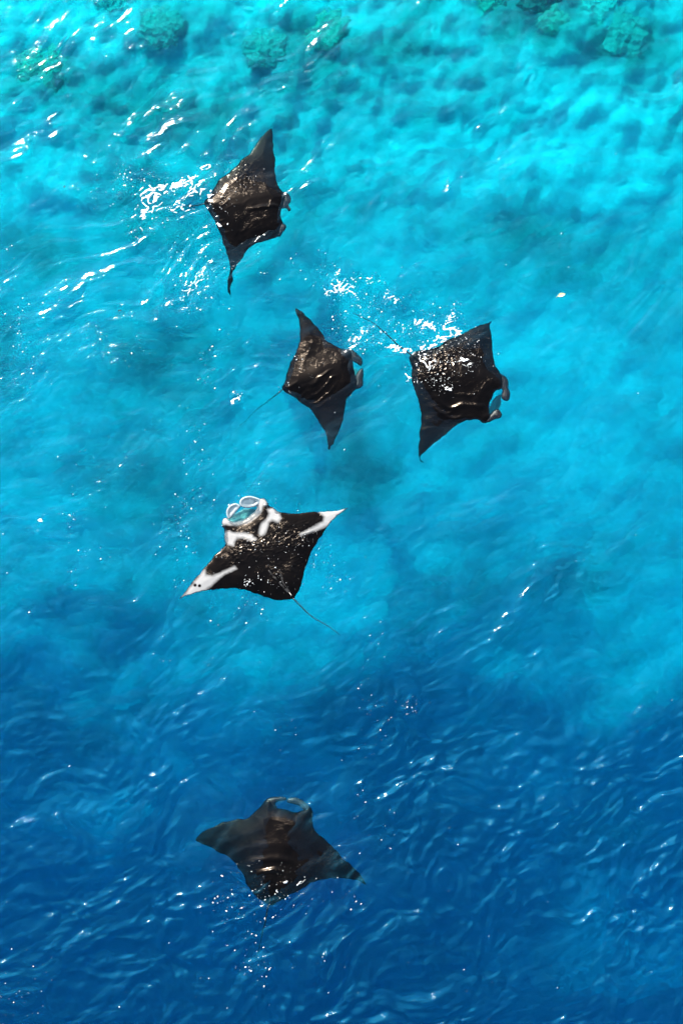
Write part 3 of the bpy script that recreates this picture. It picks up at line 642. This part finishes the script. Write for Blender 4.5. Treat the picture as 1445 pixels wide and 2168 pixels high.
foam('white water broken over the back of the rightmost manta ray', (860, 680, 1030, 860), blobs([(895, 752, 18, 22, -30, .8), (920, 768, 45, 14, -8, .62), (985, 770, 22, 12, 30, .95), (1000, 735, 20, 30, 30, .5), (950, 720, 50, 16, -20, .55), (948, 822, 13, 12, 30, 1.1), (900, 790, 36, 22, 0, .42), (925, 808, 18, 8, 30, .5), (880, 810, 22, 10, -10, .5)]), .16, 560, 2.0)
foam('small white splash at the lower edge of the rightmost manta ray', (838, 780, 885, 830), blobs([(862, 800, 12, 12, 0, .9), (850, 795, 8, 8, 0, .5)]), .1, 580, 1.7)
foam('foam line trailing from the tail root of the rightmost manta ray', (770, 700, 880, 760), blobs([(855, 742, 16, 7, 0, 1.0), (835, 735, 20, 9, 10, .8), (805, 728, 18, 5, 30, .5), (870, 748, 10, 5, 0, .8)]), .0, 600, 1.6)
foam('scattered foam flecks in the wake between the three upper manta rays', (640, 570, 870, 750), blobs([(715, 600, 40, 26, 0, .45), (740, 620, 40, 26, 30, .45), (780, 590, 16, 18, 40, .6), (820, 625, 26, 16, 45, .6), (765, 700, 26, 18, -40, .6), (745, 720, 22, 9, -30, .65), (690, 620, 30, 14, -20, .35), (840, 640, 10, 16, 0, .5)]), .04, 620, 1.7)
foam('white flecks standing in for sun glints on the ripples below the topmost manta ray', (340, 560, 480, 660), blobs([(410, 600, 34, 22, -50, .55), (395, 620, 30, 8, -45, .7), (440, 590, 12, 16, 0, .5)]), .12, 640, 1.6)  # white mesh laid along sun-catching ripples in place of their glints
foam('white streaks modelled as sun glints on the ripples left of the plain black manta ray', (380, 700, 600, 930), blobs([(498, 845, 28, 9, -35, .95), (430, 905, 26, 4, -22, .9), (460, 920, 20, 4, -35, .7), (520, 780, 36, 12, -35, .45), (540, 745, 26, 12, -20, .4), (450, 765, 16, 16, 0, .35), (475, 800, 30, 8, -40, .35)]), .17, 660, 1.5)  # sun glints on these ripple crests are made as white cells
foam('white sparkling foam on the trailing edge of the lowest manta ray', (510, 1790, 700, 1910), blobs([(605, 1868, 10, 9, 0, 1.0), (635, 1868, 24, 5, -25, .85), (575, 1850, 26, 8, 0, .3), (560, 1890, 22, 7, 10, .35), (530, 1862, 12, 8, 0, .4), (625, 1893, 9, 5, -20, .8), (487, 1815, 8, 6, 0, .7)]), .16, 680, 2.2)
foam('bright wet foam on the left hind edge and white flecks as sun sparkles on the back of the white marked manta ray', (500, 1080, 690, 1260), blobs([(526, 1235, 10, 13, 0, .9), (516, 1222, 5, 18, 0, .5), (560, 1150, 44, 12, -20, .36), (545, 1140, 20, 16, 0, .32), (650, 1135, 44, 10, -18, .38), (495, 1180, 8, 26, 25, .35), (610, 1120, 30, 16, -20, .3)]), .17, 700, 2.6, .009)  # foam at the edge; faint flecks on the back stand in for sparkles
foam('small isolated white streaks standing in for sun glints over the blue water', (40, 1080, 720, 1600), blobs([(85, 1102, 14, 5, -15, 1.0), (66, 1294, 12, 3, -35, .9), (160, 1240, 9, 3, -30, .9), (440, 1315, 30, 2.5, -22, .8), (710, 1205, 12, 6, -20, .7), (592, 1557, 14, 3, -30, .7)]), .1, 720, 1.3)  # white cells set on the crests where the sun glints

# loose drops and bubbles, and white flecks for sun sparkles: tiny flattened domes, nobody could count them
def bubbles(label, spots, seed, name='foam_bubbles_sparkles'):
    r = np.random.default_rng(seed); P = []
    for (cx, cy, rx, ry, deg, n, rad) in spots:
        c, s = math.cos(R(deg)), math.sin(R(deg))
        n = max(1, int(n*.7)); a = r.normal(size=(n, 2))*.6; u, v = a[:, 0]*rx, a[:, 1]*ry
        P += [(cx+u[i]*c-v[i]*s, cy+u[i]*s+v[i]*c, rad*.68*(.25+1.1*r.random()**3.5)) for i in range(n)]
    P = np.array(P); x, y = p2w(P[:, 0], P[:, 1]); z = top_z(x, y); V = []; F = []
    for i in range(len(x)):
        b = len(V); q = P[i, 2]; el = 1+.9*r.random(); t0 = r.random()*3
        for ring, (rr, zz) in enumerate(((1, -.3), (.8, .45))):
            for k in range(6):
                t = k*math.pi/3; X_ = rr*q*math.cos(t)*el; Y_ = rr*q*math.sin(t)/el**.5
                V.append((x[i]+X_*math.cos(t0)-Y_*math.sin(t0), y[i]+X_*math.sin(t0)+Y_*math.cos(t0), z[i]+zz*q+.003))
        V.append((x[i], y[i], z[i]+.75*q+.003))
        for k in range(6):
            k2 = (k+1) % 6; F += [(b+k, b+k2, b+6+k2, b+6+k), (b+6+k, b+6+k2, b+12)]
    o = mesh_obj(name, V, F, M_FOAM); tag(o, label, 'bubbles', None, 'stuff')
bubbles('white bubbles drifting in the turquoise water on the left', [(40, 700, 40, 90, 0, 40, .022), (70, 790, 50, 60, 0, 24, .02), (20, 560, 30, 60, 0, 14, .022), (200, 420, 50, 40, 0, 22, .02), (270, 375, 40, 22, 0, 40, .02), (220, 740, 40, 60, 0, 18, .022), (440, 780, 26, 60, 0, 34, .02), (300, 740, 40, 20, 0, 8, .02), (410, 940, 50, 60, 0, 40, .018), (150, 950, 120, 50, 0, 16, .018), (360, 730, 90, 50, 0, 14, .018)], 1)
bubbles('drops and bubbles scattered around the splash left of the topmost manta ray', [(340, 430, 90, 70, 0, 150, .018), (400, 590, 50, 60, 0, 90, .018), (420, 640, 60, 30, 0, 26, .02), (320, 380, 50, 20, 0, 26, .02)], 2)
bubbles('bubbles strung through the wake between the three upper manta rays', [(720, 600, 90, 50, 20, 110, .022), (790, 640, 60, 60, 45, 90, .02), (760, 700, 60, 40, 0, 70, .022), (900, 680, 60, 50, 0, 110, .018), (840, 720, 50, 30, 0, 50, .018), (960, 660, 16, 26, 0, 26, .02)], 3)
bubbles('white flecks standing in for sun sparkles on the wet back of the rightmost manta ray', [(925, 770, 70, 50, 0, 300, .011), (990, 740, 40, 40, 30, 110, .011), (930, 815, 40, 16, 0, 90, .011)], 4)  # sun sparkle on wet skin, modelled as white domes
bubbles('white flecks standing in for sun sparkles on the wet back of the white marked manta ray', [(590, 1170, 110, 60, 0, 110, .009), (650, 1140, 50, 20, -20, 60, .009), (560, 1230, 60, 30, 0, 60, .011), (535, 1150, 26, 20, 0, 60, .01)], 5)  # white domes put the sun's sparkle on the wet back
bubbles('few white flecks standing in for sun sparkles on the backs of the plain and topmost manta rays', [(650, 775, 30, 16, 30, 18, .012), (625, 760, 7, 16, 0, 5, .02), (610, 822, 22, 14, 0, 22, .012), (500, 370, 40, 34, 0, 90, .010), (475, 430, 30, 40, 0, 60, .011), (570, 1850, 60, 40, 0, 80, .010), (570, 1890, 40, 20, 0, 26, .015)], 6)  # sparkle on these backs comes from white domes
bubbles('thin trail of bubbles around the white marked manta ray', [(395, 1120, 16, 90, 0, 36, .02), (150, 1100, 14, 70, 0, 26, .018), (190, 1180, 50, 40, 0, 18, .018), (520, 1290, 80, 40, 0, 22, .02), (700, 1220, 60, 50, 0, 40, .018), (520, 1060, 70, 16, 0, 26, .022), (370, 1395, 80, 22, 0, 8, .024), (360, 1160, 30, 60, 0, 16, .016), (400, 1060, 40, 26, 0, 20, .018)], 7)
bubbles('bubble trail in the dark blue water between the two lower manta rays', [(800, 1490, 40, 40, 0, 30, .014), (870, 1490, 34, 20, 0, 30, .016), (790, 1570, 30, 60, 0, 20, .013), (760, 1680, 30, 90, 0, 16, .013), (830, 1760, 20, 60, 0, 14, .013), (780, 1400, 24, 80, 0, 16, .012), (535, 1508, 4, 4, 0, 1, .035), (600, 1550, 40, 40, 0, 14, .018)], 8)
bubbles('bubbles in the wake around the tail of the lowest manta ray', [(560, 1930, 90, 50, 0, 60, .018), (540, 2040, 40, 50, 0, 40, .018), (470, 1900, 30, 50, 0, 22, .02), (680, 1900, 80, 30, 0, 30, .018), (40, 2110, 60, 70, 0, 40, .016), (460, 2070, 60, 20, 0, 8, .024), (700, 2060, 60, 60, 0, 18, .016)], 9)
r_ = random.Random(5)
bubbles('sparse specks of foam dotted across the whole sea surface', [(r_.uniform(0, 1445), r_.uniform(300, 2168), 60, 60, 0, 3, .014) for _ in range(70)], 10)

# ---------------------------------------------------------------- floating leaves
def mat_leaf(name, c):
    return mat_plain(name, c, .5)
def leaf(px, py, L, Wd, deg, mat, label, stem=True):
    x, y = p2w(px, py); x, y = float(x), float(y)
    z = float(surf(np.array([x]), np.array([y]))[0])+.012
    root = bpy.data.objects.new('floating_leaf', None); COL.objects.link(root); root.location = (x, y, z); root.rotation_euler = (0, 0, R(deg)); root.empty_display_size = .05
    tag(root, label, 'leaf')
    n = 14; V = []; F = []
    for s_ in (1, 0):
        for i in range(n+1):
            t = i/n; w = Wd*math.sin(math.pi*t**.85)**.8; xx = (t-.5)*L*2
            for k in (-1, -.5, 0, .5, 1): V.append((xx, w*k, .012*abs(k)+.006*math.sin(t*5)+(.003 if s_ else 0)))
    m_ = (n+1)*5
    for i in range(n):
        for k in range(4):
            a = i*5+k; F.append((a, a+5, a+6, a+1)); F.append((a+m_+1, a+m_+6, a+m_+5, a+m_))
    mesh_obj('blade', V, F, mat, root)
    if stem: tube('stem', [(-L, 0, .003), (-L*1.3, -.01, .0), (-L*1.6, -.03, -.004)], .005, .003, mat, root, 6)
leaf(1188, 623, .085, .042, 18, mat_leaf('leaf_yellow', (.78, .66, .30)), 'pale yellow leaf floating to the right above the rightmost manta ray')
leaf(254, 658, .04, .012, 8, mat_leaf('leaf_brown', (.16, .07, .03)), 'tiny brown leaf scrap floating left of the plain black manta ray', False)
leaf(137, 395, .025, .018, 60, mat_leaf('leaf_dark', (.05, .04, .03)), 'tiny dark leaf scrap floating in the upper left turquoise water', False)
